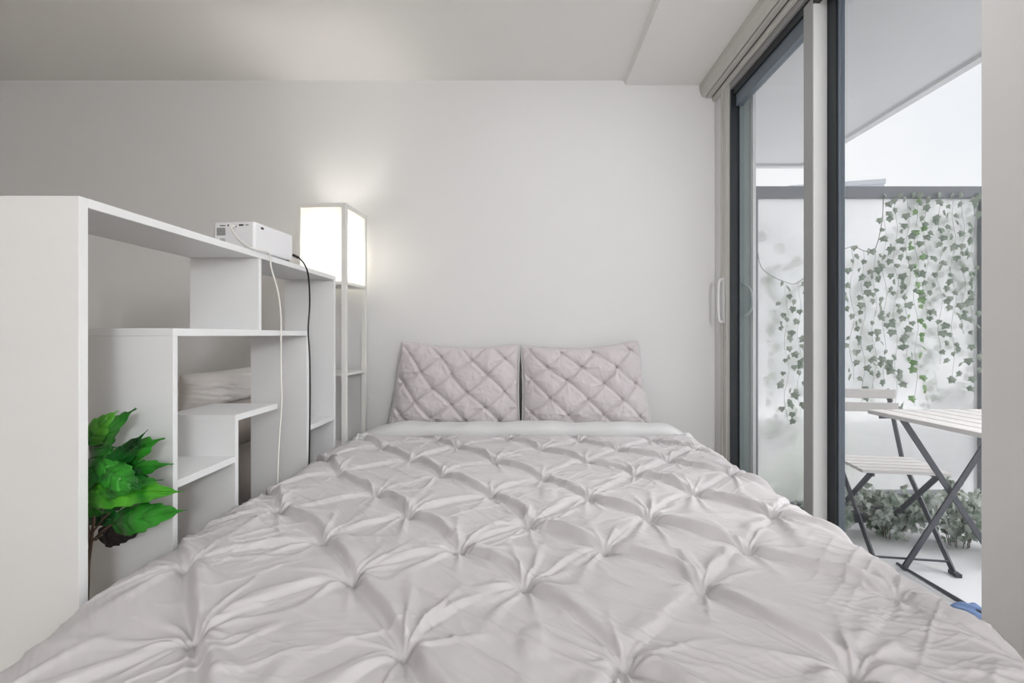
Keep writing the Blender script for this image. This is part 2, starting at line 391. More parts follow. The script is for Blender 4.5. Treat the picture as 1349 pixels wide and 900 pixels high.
bb = M_bulb.node_tree.nodes['Principled BSDF']; bb.inputs['Emission Color'].default_value = (1,.93,.82,1); bb.inputs['Emission Strength'].default_value = 30
b = bmesh.new(); bmesh.ops.create_uvsphere(b, u_segments=20, v_segments=14, radius=.032, matrix=ML @ Matrix.Translation((0,0,HC+.385)))
obj('bulb', b, M_bulb, lp, smooth=True)
b = bmesh.new(); bmesh.ops.create_cone(b, cap_ends=True, segments=16, radius1=.007, radius2=.007, depth=.02, matrix=ML @ Matrix.Translation((h-pw-.035,-h-.004,HC+.262)) @ Matrix.Rotation(PI/2,4,'X'))
obj('switch_knob', b, M_greyp, lp)

# ------------------------------------------------------------------ projector and cables
pj = thing('projector', 'small white box projector lying on top of the bookshelf', 'projector', (-1.12, 1.95, ZT), math.radians(0))
pM = Matrix.Translation((-1.018, 1.722, ZT)) @ Matrix.Rotation(math.radians(-5), 4, 'Z')
# right near corner at local 0,0; body runs -x and +y
pw_, pl, ph = .166, .245, .118
b = bmesh.new(); box(b, -pw_, 0, 0, pl, .006, ph, pM); obj('body', b, M_proj, pj, bevel=.009, seg=4)
def pb(name, x0, x1, y0, y1, z0, z1, m, bevel=0):
    b = bmesh.new(); box(b, x0, x1, y0, y1, z0, z1, pM); return obj(name, b, m, pj, bevel=bevel)
pb('port', -.062, -.044, -.0012, .004, .101, .1065, M_blk); pb('port', -.036, -.024, -.0012, .004, .1015, .106, M_greyp)
pb('port', -.108, -.103, -.0012, .004, .101, .107, M_blk); pb('socket', -.088, -.072, -.0012, .004, .097, .101, M_greyp)
b = bmesh.new()
for k in range(5):   # printed mark above the grille: short dark strokes
    box(b, -.139+k*.0046, -.1358+k*.0046, -.0010, .003, .1015, .1050, pM)
obj('printed_mark', b, M_blk, pj)
b = bmesh.new()
for k in range(8): box(b, -.152, -.118, -.0012, .003, .066+k*.0038, .0682+k*.0038, pM)
for k in range(8): box(b, -.151+k*.0046, -.1495+k*.0046, -.0013, .003, .066, .0945, pM)
obj('vent_grille', b, M_greyp, pj)
b = bmesh.new()
for k in range(4): box(b, -.138, -.118, -.0012, .003, .038+k*.0045, .0405+k*.0045, pM)
obj('vent_grille', b, M_greyp, pj)
pb('power_socket', -.003, .0012, .036, .052, .096, .104, M_blk)
for fx in (-.15, -.016):
    for fy in (.016, pl-.016): pb('foot', fx-.006, fx+.006, fy-.006, fy+.006, 0, .007, M_blk)
# white cable looping over the shelf edge
cw = thing('white_cable', 'thin white cable hanging from the projector down the bookshelf front', 'cable', (-.98, 1.85, ZT))
pts = [pM @ Vector((-.080,-.004,.099)), pM @ Vector((-.078,-.02,.096)), pM @ Vector((-.068,-.024,.075)), at(318,318,1.68)]
pts += [Vector((-.995, 1.675, ZT+.005)), Vector((-.985, 1.76, ZT+.004)), at(357,352,1.78), at(366,385,1.81), at(370,420,1.84), at(370,480,1.84), at(371,530,1.84), at(368,575,1.83), at(366,618,1.82), at(364,700,1.80)]
b = bmesh.new(); tube(b, smooth_path(pts, 6), .0032, 8); obj('cord', b, M_cabw, cw, smooth=True)
b = bmesh.new(); tube(b, [pts[0], pts[1]+Vector((0,-.004,-.002))], .006, 10); obj('plug', b, M_cabw, cw)
cb = thing('black_cable', 'thin black power cord hanging down past the far end of the bookshelf', 'cable', (-.98, 2.05, ZT))
e0 = pM @ Vector((.004, pl-.03, .018))
pts = [at(386,336,1.965), at(394,340,1.965), at(402,350,1.98), at(406.5,366,2.02), at(408,400,2.06), at(406,435,2.06), at(408,470,2.05), at(408.5,520,2.05), at(407.5,600,2.04), at(406,680,2.03)]
b = bmesh.new(); tube(b, smooth_path(pts, 6), .0034, 8); obj('cord', b, M_blk, cb, smooth=True)
b = bmesh.new(); tube(b, [pts[0], at(393,339.5,1.965)], .0062, 10); obj('plug', b, M_blk, cb)

# ------------------------------------------------------------------ pin-tuck surface function
def pintuck(x, y, rows, A, sig, ray, seed, foldA, seamdir=1, mid=.35, weak=.42):
    """height field: rows = list of rows of (x,y) pinch points, neighbouring rows offset by half a cell"""
    rs = np.random.RandomState(seed); h = np.zeros_like(x); c = np.zeros_like(x); ridge = np.zeros_like(x)
    sp = float(np.median([abs(r[i+1][0]-r[i][0]) for r in rows for i in range(len(r)-1)]))
    for r0, r1 in zip(rows[:-1], rows[1:]):
        for p in r0:
            for q in r1:
                if abs(q[0]-p[0]) > sp*.80 or abs(q[0]-p[0]) < sp*.12: continue
                dx, dy = q[0]-p[0], q[1]-p[1]; L = math.hypot(dx, dy); ux, uy = dx/L, dy/L
                k = rs.uniform(.55, 1.0); w = rs.uniform(.8, 1.3); bend = rs.uniform(-.05,.05)*L
                strong = 1.15 if dx*dy*seamdir < 0 else weak
                mask = (np.abs(x-(p[0]+q[0])/2) < sp*.62) & (np.abs(y-(p[1]+q[1])/2) < sp*.62)
                X = x[mask]-p[0]; Yv = y[mask]-p[1]
                a = X*ux+Yv*uy; t = np.clip(a/L, 0, 1); d = -X*uy+Yv*ux - bend*4*t*(1-t)
                ex = a-t*L; dd = np.sqrt(d*d+ex*ex)
                near = np.maximum(np.exp(-t*L/(sp*.22)), np.exp(-(1-t)*L/(sp*.22)))
                s = (mid+(1-mid)*near)*(.65+.35*k)*(.5+.5*strong)
                c[mask] = np.maximum(c[mask], s*np.exp(-dd/(sig*w)))
                # one sided fold: a rounded ridge lying beside the seam with a sharp lee
                off = sig*.55; sg = -1 if uy*ux < 0 else 1
                rr = foldA*k*strong*np.exp(-(np.where(d*sg<off, (d*sg-off)/(sig*.26), (d*sg-off)/(sig*.62)))**2)*np.sin(PI*np.clip(t*.96+.02,0,1))**.5*np.exp(-(ex/.02)**2)
                ridge[mask] = np.maximum(ridge[mask], rr)
    h = -A*c+ridge
    for row in rows:
        for p in row:
            mask = (np.abs(x-p[0]) < ray*2.6) & (np.abs(y-p[1]) < ray*2.6)
            X = x[mask]-p[0]; Yv = y[mask]-p[1]; r = np.hypot(X, Yv)+1e-6; th = np.arctan2(Yv, X); acc = np.zeros_like(r)
            n = rs.randint(9, 14); base = rs.uniform(0, 6.28)
            for k in range(n):
                tk = base+2*PI*k/n+rs.uniform(-.22,.22); Lk = ray*rs.uniform(.45, 1.25); am = rs.uniform(.5, 1.2)
                wd = rs.uniform(.05, .13)
                da = (th-tk+PI) % (2*PI)-PI
                acc += am*np.exp(-(da/wd)**2)*np.exp(-(r/Lk)**1.6)*(r/(r+ray*.12))
            h[mask] += foldA*.62*acc - A*.55*np.exp(-(r/(ray*.12))**1.3)
    return h
# ------------------------------------------------------------------ bed
bed = thing('bed', 'low double bed against the back wall under the grey duvet', 'bed', (0, 1.75, 0))
BH = HC-.54      # duvet top level
b = bmesh.new(); box(b, -.75, .75, .76, 2.76, .10, .24); obj('bed_base', b, M_blk, bed, bevel=.01)
for fx in (-.68, .68):
    for fy in (.84, 2.68): bx('leg', fx-.03, fx+.03, fy-.03, fy+.03, 0, .10, M_blk, bed)
obj('mattress', soft_box(-.76, .76, .74, 2.775, .24, BH-.055, .05, .004), M_matt, bed, smooth=True)
# duvet -------------------------------------------------------------
rows = [
 [(-1.18,.57),(-.79,.57),(-.39,.56),(.0,.55),(.38,.54),(.77,.53),(1.15,.52)],
 [(-.97,.83),(-.586,.812),(-.209,.784),(.167,.753),(.531,.733),(.93,.71)],
 [(-1.18,1.07),(-.789,1.059),(-.3826,1.0157),(0,1.0),(.386,.986),(.777,.947),(1.15,.93)],
 [(-.95,1.25),(-.548,1.227),(-.167,1.163),(.2056,1.153),(.575,1.161),(.97,1.15)],
 [(-1.14,1.42),(-.76,1.41),(-.353,1.385),(.011,1.322),(.371,1.35),(.747,1.37),(1.13,1.36)],
 [(-.91,1.59),(-.514,1.573),(-.114,1.558),(.2155,1.521),(.587,1.573),(.96,1.57)],
 [(-1.12,1.82),(-.738,1.81),(-.323,1.76),(.072,1.733),(.428,1.76),(.804,1.76),(1.18,1.76)],
 [(-.88,2.0),(-.50,1.988),(-.1276,1.964),(.269,1.945),(.629,1.976),(1.0,1.97)],
 [(-1.08,2.22),(-.70,2.22),(-.329,2.22),(.08,2.17),(.446,2.16),(.82,2.17),(1.19,2.17)],
 [(-.85,2.39),(-.4685,2.38),(-.09,2.38),(.284,2.365),(.658,2.365),(1.03,2.37)],
 [(-1.05,2.58),(-.67,2.58),(-.28,2.58),(.10,2.57),(.48,2.57),(.85,2.57),(1.2,2.57)]]
def Wl(y): return np.interp(y, [.6,.78,.95,1.02,1.3,2.2,2.45], [.855,.905,.960,.972,.970,.970,.955])
def Wr(y): return np.interp(y, [.6,.76,.95,1.3,2.35,2.45], [.855,.885,.912,.922,.945,.94])
def prof(W, n):
    xs = np.linspace(0, W, 1500); t = np.clip((xs-.66)/(W-.66), 0, 1)
    dr = .004*(xs/.7)**2+.006*t**2+.12*t**11-.012*np.sin(PI*np.clip(t,0,1))**2
    zs = np.linspace(dr[-1], .40, 200)[1:]
    X = np.concatenate([xs, W-.015*((zs-dr[-1])/.27)**2]); D = np.concatenate([dr, zs])
    s = np.concatenate([[0], np.cumsum(np.hypot(np.diff(X), np.diff(D)))])
    return s, X, D
NX, NY = 780, 740; sgrid = np.linspace(-1.21, 1.21, NX); ygrid = np.linspace(.56, 2.50, NY)
Pb = np.zeros((NX, NY, 3))
for j, yy in enumerate(ygrid):
    for sgn, Wf in ((-1, Wl), (1, Wr)):
        s_, X_, D_ = prof(float(Wf(yy)), 0)
        m_ = (sgrid*sgn >= 0)
        Pb[m_,j,0] = sgn*np.interp(np.abs(sgrid[m_]), s_, X_); Pb[m_,j,2] = BH-np.interp(np.abs(sgrid[m_]), s_, D_)
    Pb[:,j,1] = yy
# foot end rolls down
tf = np.clip((.70-ygrid)/.14, 0, 1); Pb[:,:,2] -= (.05*tf**2)[None,:]
# head end tucks under the folded band
th_ = np.clip((ygrid-2.42)/.08, 0, 1); Pb[:,:,2] -= (.035*th_**2)[None,:]
SX, SY = np.meshgrid(sgrid, ygrid, indexing='ij')
N1, N2, N3 = Noise(3), Noise(4), Noise(9)
wx = SX+.010*N1(SX*7, SY*7)+.004*N2(SX*19, SY*19); wy = SY+.010*N2(SX*7+5, SY*7)+.004*N1(SX*19+3, SY*19)
# warp must vanish at the pinch points, so weight it by distance to the nearest one
dmin = np.full_like(SX, 9.)
for r_ in rows:
    for p in r_: dmin = np.minimum(dmin, np.hypot(SX-p[0], SY-p[1]))
k = np.clip(dmin/.06, 0, 1); wx = SX+(wx-SX)*k; wy = SY+(wy-SY)*k
H = pintuck(wx, wy, rows, .026, .034, .150, 21, .0215, mid=.24)
H += .006*N1(SX*4+2, SY*4+1)
# drawn wrinkles running in several directions, and small crumples
def ridged(n, a, b): return 1-np.abs(n(a, b))*2
for ang, sc, am, n in ((.75, 11, .0030, N1), (-.62, 13, .0030, N2), (-.35, 19, .0022, N3), (.2, 26, .0013, N2), (-.8, 34, .0011, N1)):
    ca, sa = math.cos(ang), math.sin(ang); a = SX*ca+SY*sa; c_ = -SX*sa+SY*ca
    w = ridged(n, a*sc*.22+4+.3*N3(SX*5,SY*5), c_*sc*2.2+1+.6*N1(SX*3,SY*3)); gate = np.clip(N3(SX*2.3+sc, SY*2.3)*1.6+.45, 0, 1)
    H += am*np.clip(w, 0, 1)**2.5*gate*1.5
# lumps of filling and flattened patches pressed through the cloth
for (u, v, w, hh, am) in ((702,850,18,20,.006),(968,735,14,10,.010),(1155,850,22,14,.008),(722,652,10,8,.006),(1000,700,16,10,.008),(910,745,10,18,.008),(300,815,30,40,.006)):
    p0 = ((u-U0)/(v-V0)*.54, 324/(v-V0)); rx = w/F*p0[1]; ry = hh/(v-V0)*p0[1]
    q_ = np.abs((SX-p0[0])/rx)**3+np.abs((SY-p0[1])/ry)**3
    H += am*np.exp(-q_**1.5)
H += .005
# normal of the base surface
dU = np.gradient(Pb, axis=0); dV = np.gradient(Pb, axis=1); Nn = np.cross(dU, dV); Nn /= np.linalg.norm(Nn, axis=2, keepdims=True)+1e-9
Nn *= np.sign(np.where(np.abs(Nn[:,:,2:3])>.02, Nn[:,:,2:3], 1))
side = np.clip((np.abs(SX)-.93)/.10, 0, 1)
out = np.zeros_like(Nn); out[:,:,0] = np.sign(SX)
dirn = Nn*(1-side[...,None])+out*side[...,None]
Hc_ = np.where(side > 0, H*(1-.6*side)-.012*side, H)
edge = np.clip((np.abs(SX)-1.0)/.2, 0, 1)
Hc_ += edge*(.010*np.sin(SY*26+2*np.sin(SY*7))-.008)
P = Pb+dirn*Hc_[...,None]
P[:,:,0] = np.clip(P[:,:,0], -.992, .992)
dv = thing('duvet', 'light grey pinch-pleated duvet spread over the whole bed', 'duvet', (0, 1.6, BH))
o = grid_mesh('duvet_cover', P, M_duvet, dv)
# smooth turned-back band at the head
nn, mm = 160, 48; P = np.zeros((nn, mm, 3))
for i in range(nn):
    s = -1+2*i/(nn-1); x = .925*math.copysign(abs(s)**.92, s)
    e = 1-abs(s)**14; dz = -.040*abs(s)**6-.05*abs(s)**16
    for j in range(mm):
        a = 2*PI*j/(mm-1); cy = 2.500; ry = .085*(.35+.65*e); rz = .044*(.30+.70*e)
        wob = .0035*math.sin(x*9+a)+.002*math.sin(x*31+2*a)+.003*math.sin(x*17)
        cc, ss = math.cos(a), math.sin(a)
        P[i,j] = (x, cy+(ry+wob)*math.copysign(abs(cc)**.8, cc), BH+.020+dz+(rz+wob)*math.copysign(abs(ss)**.85, ss))
grid_mesh('turned_back_band', P, M_band, dv)
# crumpled corner gathers at both ends of the band
for sgn in (-1, 1):
    nn, mm = 60, 60; P = np.zeros((nn, mm, 3)); NN = Noise(31+sgn)
    for i in range(nn):
        for j in range(mm):
            a = PI*i/(nn-1); c2 = 2*PI*j/(mm-1); r = .05*math.sin(a)
            wob = 1+.22*float(NN(np.array(a*4+3), np.array(c2*3+5)))+.12*math.sin(c2*7+a*5)
            P[i,j] = (sgn*(.80+.155*i/(nn-1)), 2.425+r*wob*math.cos(c2)*.8+.02*(1-i/(nn-1)), BH-.012-.055*(i/(nn-1))**2+r*wob*math.sin(c2)*.75)
    grid_mesh('gathered_corner', P, M_band, dv)

# ------------------------------------------------------------------ pillows
def sham(name, label, nodes_px, corners, ox, seed, ybase):
    """corners: photo TL, TR, BR, BL; built standing at ybase, leaning on the wall"""
    n, k = 260, 200; s = np.linspace(-1, 1, n); t = np.linspace(-1, 1, k); Sg, Tg = np.meshgrid(s, t, indexing='ij')
    yc = 2.62
    c = [at(u, v, yc) for u, v in corners]; TL, TR, BR, BL = [(p.x, p.z) for p in c]
    a = (Sg+1)/2; bt = (Tg+1)/2
    X = (1-a)*(1-bt)*BL[0]+a*(1-bt)*BR[0]+a*bt*TR[0]+(1-a)*bt*TL[0]
    Z = (1-a)*(1-bt)*BL[1]+a*(1-bt)*BR[1]+a*bt*TR[1]+(1-a)*bt*TL[1]
    Z = Z - .034*(1-Sg**2)**.9*np.clip((Tg+.2)/1.2, 0, 1)**1.5
    X = X - .010*Sg*(1-Tg**2) - .004*Sg**13*np.abs(Tg)**10; Z = Z - .010*np.abs(Sg)**14*Tg**13
    e = np.clip((1-np.abs(Sg)**4)*(1-np.abs(Tg)**4), 0, 1)**.5
    rr = []
    for row in nodes_px:
        rr.append([((u-U0)/F*yc, HC-(v-V0)/F*yc) for u, v in row])
    Hh = pintuck(X, Z, rr, .034, .022, .055, seed, .010, seamdir=1, mid=.62, weak=.85)
    NN = Noise(seed); Hh += .003*NN(X*20, Z*20)+.0015*NN(X*60+3, Z*60)
    inner = np.clip((1-np.abs(Sg))/.06, 0, 1)*np.clip((1-np.abs(Tg))/.06, 0, 1)
    lean = lambda z: .07*(z-BH)/.5
    front = ybase+lean(Z) - .085*e - .012 - Hh*inner*np.clip(e*1.6, 0, 1)
    back = ybase+lean(Z) + .060*e + .0*Hh
    # piped outline so that the rim has thickness
    t_ = thing(name, label, 'pillow', ((TL[0]+TR[0])/2, ybase, BH-.03), group='pair of pinch-pleated pillows')
    F_ = np.stack([X, front, Z], -1); B_ = np.stack([X, back, Z], -1)
    bm = bmesh.new()
    def put(G, flip):
        V = [[bm.verts.new(G[i,j]) for j in range(G.shape[1])] for i in range(G.shape[0])]
        for i in range(G.shape[0]-1):
            for j in range(G.shape[1]-1): bm.faces.new([V[i][j], V[i+1][j], V[i+1][j+1], V[i][j+1]])
        return V
    VF = put(F_, 0); VB = put(B_[::4, ::4] if False else B_, 1)
    for i in range(n-1):
        bm.faces.new([VF[i][0], VF[i+1][0], VB[i+1][0], VB[i][0]]); bm.faces.new([VF[i][-1], VF[i+1][-1], VB[i+1][-1], VB[i][-1]])
    for j in range(k-1):
        bm.faces.new([VF[0][j], VF[0][j+1], VB[0][j+1], VB[0][j]]); bm.faces.new([VF[-1][j], VF[-1][j+1], VB[-1][j+1], VB[-1][j]])
    obj('pillow_cover', bm, M_sham, t_, smooth=True)
    # corded rim
    loop = [F_[i,-1] for i in range(0, n, 4)]+[F_[-1,-1]]
    pts = [Vector(F_[0,j])+Vector((-.003,.006,0)) for j in range(0, k, 5)]+[Vector(F_[i,-1])+Vector((0,.006,.003)) for i in range(0, n, 5)]+[Vector(F_[-1,j])+Vector((.003,.006,0)) for j in range(k-1, 0, -5)]
    b = bmesh.new(); tube(b, pts, .006, 8); obj('piped_rim', b, M_band, t_, smooth=True)
    return t_
def pr(L, ox): return [[(ox+x/7.1, 440+y/7.1) for x, y in r] for r in L]
left_nodes = pr([[(-90,40),(100,70),(400,75),(700,100),(1010,95),(1330,80)],[(-50,210),(245,190),(560,225),(855,255),(1165,235),(1470,240)],
  [(60,340),(365,355),(665,380),(1000,390),(1310,390)],[(-90,480),(205,470),(485,515),(810,550),(1165,550),(1460,550)],
  [(20,620),(320,630),(670,665),(985,690),(1300,690)],[(-120,780),(180,770),(480,790),(800,820),(1120,830),(1440,830)],[(0,930),(330,930),(640,940),(960,960),(1280,960)]], 500)
right_nodes = pr([[(0,40),(290,50),(590,45),(900,40),(1230,30)],[(-180,180),(135,165),(435,185),(740,180),(1090,150),(1400,150)],
  [(0,310),(295,320),(615,315),(955,315),(1290,310)],[(-160,440),(140,430),(480,440),(825,465),(1135,470),(1450,470)],
  [(0,600),(320,605),(680,615),(1000,615),(1310,620)],[(-160,760),(150,750),(490,760),(820,755),(1170,780),(1480,790)],[(0,920),(330,920),(660,920),(1000,930),(1320,940)]], 680)
sham('pillow', 'left one of the two grey pinch-pleated pillows against the wall', left_nodes, [(522,449),(684,453),(684,572),(508,572)], 0, 41, 2.68)
sham('pillow', 'right one of the two grey pinch-pleated pillows, nearer the glass door', right_nodes, [(687,455),(847,448),(862,572),(688,572)], 0, 43, 2.67)

# ------------------------------------------------------------------ artificial plant in the shelf
pl_ = thing('potted_plant', 'glossy green leafy plant in the nearest bay of the bookshelf', 'plant', (-1.13, 1.19, .022))
b = bmesh.new(); bmesh.ops.create_cone(b, cap_ends=True, segments=40, radius1=.058, radius2=.075, depth=.15, matrix=Matrix.Translation((-1.13,1.17,.022+.075)))
obj('pot', b, M_pot, pl_, bevel=.004)
b = bmesh.new(); bmesh.ops.create_cone(b, cap_ends=True, segments=32, radius1=.068, radius2=.066, depth=.006, matrix=Matrix.Translation((-1.13,1.17,.175)))
obj('soil', b, M_soil, pl_)
ys = 1.17
stem_pts = [Vector((-1.13,ys,.17)), Vector((-1.128,ys,.3)), at(114.5,785,ys), at(116,745,ys), at(120,715,ys), at(123,690,ys), at(127,655,ys), at(130,625,ys), at(140,595,ys)]
b = bmesh.new(); sp_ = smooth_path(stem_pts, 5); tube(b, sp_, [ .0055-.0035*i/(len(sp_)-1) for i in range(len(sp_))], 8)
for a_, m_, c_ in (((120,715),(134,700),(150,690)), ((121,703),(135,685),(149,672)), ((118,720),(116,690),(115,655)), ((125,680),(124,665),(122,652)), ((127,655),(140,645),(152,638)), ((119,705),(113,680),(110,660)), ((126,712),(130,708),(134,705))):
    tube(b, smooth_path([at(*a_, ys), at(*m_, ys-.01), at(*c_, ys-.02)], 5), .0022, 6)
obj('stem', b, M_stem, pl_, smooth=True)
def leaf(bm, p0, p1, w, nrm, droop=.15, fold=.25, wave=.08, n=56, k=8, shape='lance', ph=0):
    p0 = Vector(p0); p1 = Vector(p1); d = p1-p0; L = d.length; d.normalize(); nrm = Vector(nrm).normalized()
    s = d.cross(nrm).normalized(); nn_ = s.cross(d)
    rings = []
    for i in range(n+1):
        t = i/n
        if shape == 'lance': wd = w*.5*(math.sin(PI*min(1, t**.72)*.98+.02)**.85)*(1-.30*t)*1.15 if t < .80 else None
        if wd is None:
            t8 = w*.5*(math.sin(PI*.80**.72*.98+.02)**.85)*(1-.24)*1.15; q = (t-.80)/.20; wd = t8*(1-q)**1.7
        bow = droop*L*math.sin(PI*t)*.6
        row = []
        for j in range(-k, k+1):
            x = j/k; wj = wd*(1+.045*math.sin(t*38+ph)*abs(x)**4); yv = abs(x)*wj
            z = bow-fold*yv*abs(x)**.3+wave*w*math.sin(t*17+x*1.3+ph)*abs(x)**2*(1-t) - .13*w*max(0,1-abs(math.sin(t*13-abs(x)*2.6))*3.2)*(1-abs(x)**2)*(1-t)**.3 - .07*w*math.exp(-(x/.10)**2)
            row.append(bm.verts.new(p0+d*(t*L+.02*L*math.sin(t*38+ph)*abs(x)**4)+s*(x*wj)+nn_*z))
        rings.append(row)
    for a, c in zip(rings[:-1], rings[1:]):
        for j in range(2*k): bm.faces.new([a[j], a[j+1], c[j+1], c[j]])
leaves = [ # base px, tip px, width px, depth base, depth tip, normal, material
 ((112,585),(155,541),27,1.20,1.22,(.2,-1,.45),M_leaf2,0), ((124,600),(178,538),30,1.24,1.20,(-.3,-1,.3),M_leaf,1),
 ((127,640),(194,567),25,1.17,1.14,(.55,-1,.1),M_leafd,2), ((140,622),(215,577),38,1.21,1.18,(.1,-1,.6),M_leaf,3),
 ((136,634),(228,611),26,1.19,1.15,(.0,-1,.7),M_leaf,4), ((132,636),(201,630),34,1.16,1.13,(.2,-1,.5),M_leafd,5),
 ((105,652),(243,648),33,1.13,1.13,(.1,-1,.5),M_leaf2,6), ((148,690),(246,672),33,1.15,1.10,(.0,-1,.4),M_leaf,7),
 ((128,706),(190,700),26,1.20,1.19,(.1,-1,.2),M_leafk,8), ((146,588),(106,650),42,1.15,1.12,(-.2,-1,.4),M_leaf,9),
 ((106,655),(146,676),30,1.16,1.16,(-.2,-1,.5),M_leaf2,10), ((148,642),(210,614),20,1.18,1.16,(.1,-1,.6),M_leaf2,11),
 ((138,618),(186,646),30,1.12,1.10,(.3,-1,.4),M_leaf,16), ((118,610),(150,560),26,1.24,1.22,(-.2,-1,.2),M_leafd,17), ((112,668),(160,690),26,1.21,1.20,(.2,-1,.5),M_leafd,18), ((128,650),(214,632),24,1.13,1.11,(.1,-1,.6),M_leaf,19),
 ((128,655),(176,664),28,1.15,1.13,(.1,-1,.4),M_leafd,12), ((150,600),(110,625),34,1.17,1.14,(.1,-1,.5),M_leafd,13),
 ((108,640),(165,650),30,1.14,1.12,(-.2,-1,.6),M_leaf2,14), ((134,612),(190,600),30,1.19,1.17,(.3,-1,.4),M_leaf,15)]
for (b0, t0, w, y0, y1, nr, m_, ph) in leaves:
    b = bmesh.new(); leaf(b, at(*b0, y0), at(*t0, y1), w/F*y0*1.15, nr, ph=ph)
    o = obj('leaf', b, m_, pl_, smooth=True); o.modifiers.new('s', 'SOLIDIFY').thickness = .0008
    if m_ is M_leafk: o['label'] = 'near-black drooping leaf'

# ------------------------------------------------------------------ terrace outside
struct(bx('floor_terrace', 1.30, 7.0, -2.0, 7.5, -.14, -.004, M_conc))
# slab above with drip edge
b = bmesh.new(); XE, YE, ZS = 2.48, 4.03, HC+1.50
box(b, 1.30, XE, -2.0, YE, ZS, ZS+.22); box(b, XE-.055, XE, -2.0, YE, ZS-.022, ZS); box(b, 1.30, XE-.055, YE-.05, YE, ZS-.022, ZS)
struct(obj('ceiling_terrace', b, M_soff))
struct(bx('wall_outside', 1.17, 1.30, YB+.15, 7.5, -.14, ZS+.2, M_soff))
struct(bx('trim_2', 1.684, 1.692, .9, 2.06, -.004, .004, M_steel))
# frosted privacy screen
ps = thing('privacy_screen', 'frosted glass privacy screen with grey metal rails across the terrace', 'screen', (2.3, 2.6, 0))
YS = 2.60; zt0, zt1 = HC+.780, HC+.846
bx('top_rail', 1.302, 3.62, YS-.022, YS+.022, zt0, zt1, M_rail, ps, bevel=.003)
bx('bottom_rail', 1.302, 3.62, YS-.022, YS+.022, .03, .08, M_rail, ps, bevel=.003)
for px in (1.314, 2.600, 3.61): bx('post', px-.012, px+.012, YS-.024, YS+.024, -.004, zt0, M_rail, ps, bevel=.002)
for a, c in ((1.326, 2.588), (2.612, 3.598)): bx('glass_panel', a, c, YS-.004, YS+.004, .08, zt0, M_frost, ps)
# swag wire with globe lights behind the screen
sw = thing('string_lights', 'string of round globe lights sagging behind the frosted screen', 'string lights', (1.5, 2.66, 1.5))
yg = 2.685
wire = [at(985,292,yg), at(1003,310,yg), at(1027,327,yg), at(1048,343,yg), at(1085,352,yg), at(1117,345,yg), at(1147,348,yg), at(1185,330,yg), at(1225,330,yg), at(1262,345,yg), at(1300,320,yg)]
b = bmesh.new(); tube(b, smooth_path(wire, 4), .003, 6); obj('wire', b, M_wire, sw)
for (u, v) in ((1003,312),(1027,328),(1050,344),(1147,354),(1205,338),(1262,350)):
    b = bmesh.new(); p = at(u, v, yg); p.z -= .0; bmesh.ops.create_uvsphere(b, u_segments=20, v_segments=12, radius=.034, matrix=Matrix.Translation(p))
    obj('globe', b, M_globe, sw, smooth=True)
# ivy garlands
def ivy_leaf(bm, c, size, rnd_):
    out_ = [(0,-.45),(.18,-.50),(.48,-.42),(.42,-.12),(.62,.08),(.30,.18),(.16,.42),(0,.62),(-.16,.42),(-.30,.18),(-.62,.08),(-.42,-.12),(-.48,-.42),(-.18,-.50)]
    M = Matrix.Translation(c) @ Matrix.Rotation(rnd_.uniform(-.7,.7), 4, 'Z') @ Matrix.Rotation(rnd_.uniform(-.5,.5), 4, 'X') @ Matrix.Rotation(PI+rnd_.uniform(-.7,.7), 4, 'Y')
    cen = bm.verts.new(M @ Vector((0, -.10*size, 0))); vs = [bm.verts.new(M @ Vector((x*size, .06*size*abs(x)*2, z*size))) for x, z in out_]
    for i in range(len(vs)): bm.faces.new([cen, vs[i], vs[(i+1)%len(vs)]])
def garland(u, v0, v1, y, seed, green, label, group, dens=1.0, size=.036):
    r_ = random.Random(seed); p0 = at(u, v0, y); p1 = at(u, v1, y); L = p0.z-p1.z
    g = thing('ivy_garland', label, 'ivy garland', (p0.x, y, p0.z), group=group)
    n = max(6, int(L/.06)); pts = [Vector((p0.x+.012*math.sin(i*1.3+seed), y+.006*math.sin(i*.9+seed), p0.z-L*i/n)) for i in range(n+1)]
    b = bmesh.new(); tube(b, pts, .0009, 5); obj('vine', b, M_wire, g)
    b = bmesh.new(); z = p0.z-.01
    while z > p1.z:
        i = min(n-1, int((p0.z-z)/L*n)); x = pts[i].x+r_.choice((-1,1))*r_.uniform(.008,.042)
        ivy_leaf(b, Vector((x, y+(-1 if y < YS else 1)*r_.uniform(.0,.014), z)), size*r_.uniform(.7,1.2), r_)
        z -= r_.uniform(.020,.062)/dens
    obj('leaves', b, M_ivyg if green else M_ivy, g)
fl = 'hanging strand of grey-green ivy leaves in front of the frosted screen'; fg = 'ivy strands in front of the privacy screen'
bl = 'blurred strand of ivy hanging behind the frosted screen'; bgp = 'ivy strands behind the privacy screen'
yF = YS-.028; yB = YS+.030
for k_, (u, v0, v1, gr) in enumerate(((1036,372,560,0),(1053,372,545,0),(1122,325,500,0),(1137,330,530,0),(1152,330,520,0),(1165,256,500,0),(1180,256,545,0),(1196,256,470,0),
        (1207,256,535,1),(1219,256,420,0),(1238,256,480,0),(1256,256,505,0),(1268,256,440,0),(1283,256,520,0))):
    garland(u, v0, v1, yF, 10+k_, gr, 'fresh green strand of ivy among the grey-green ones in front of the frosted screen' if gr else fl, fg)
for k_, (u, v0, v1) in enumerate(((1020,350,575),(1044,345,580),(1128,345,540),(1145,335,530),(1176,300,510),(1190,256,480),(1213,256,545),(1230,256,540),(1247,256,420),(1263,256,470),(1275,256,540),(1290,256,420))):
    garland(u, v0, v1, yB, 60+k_, 0, bl, bgp, 1.2, .042)

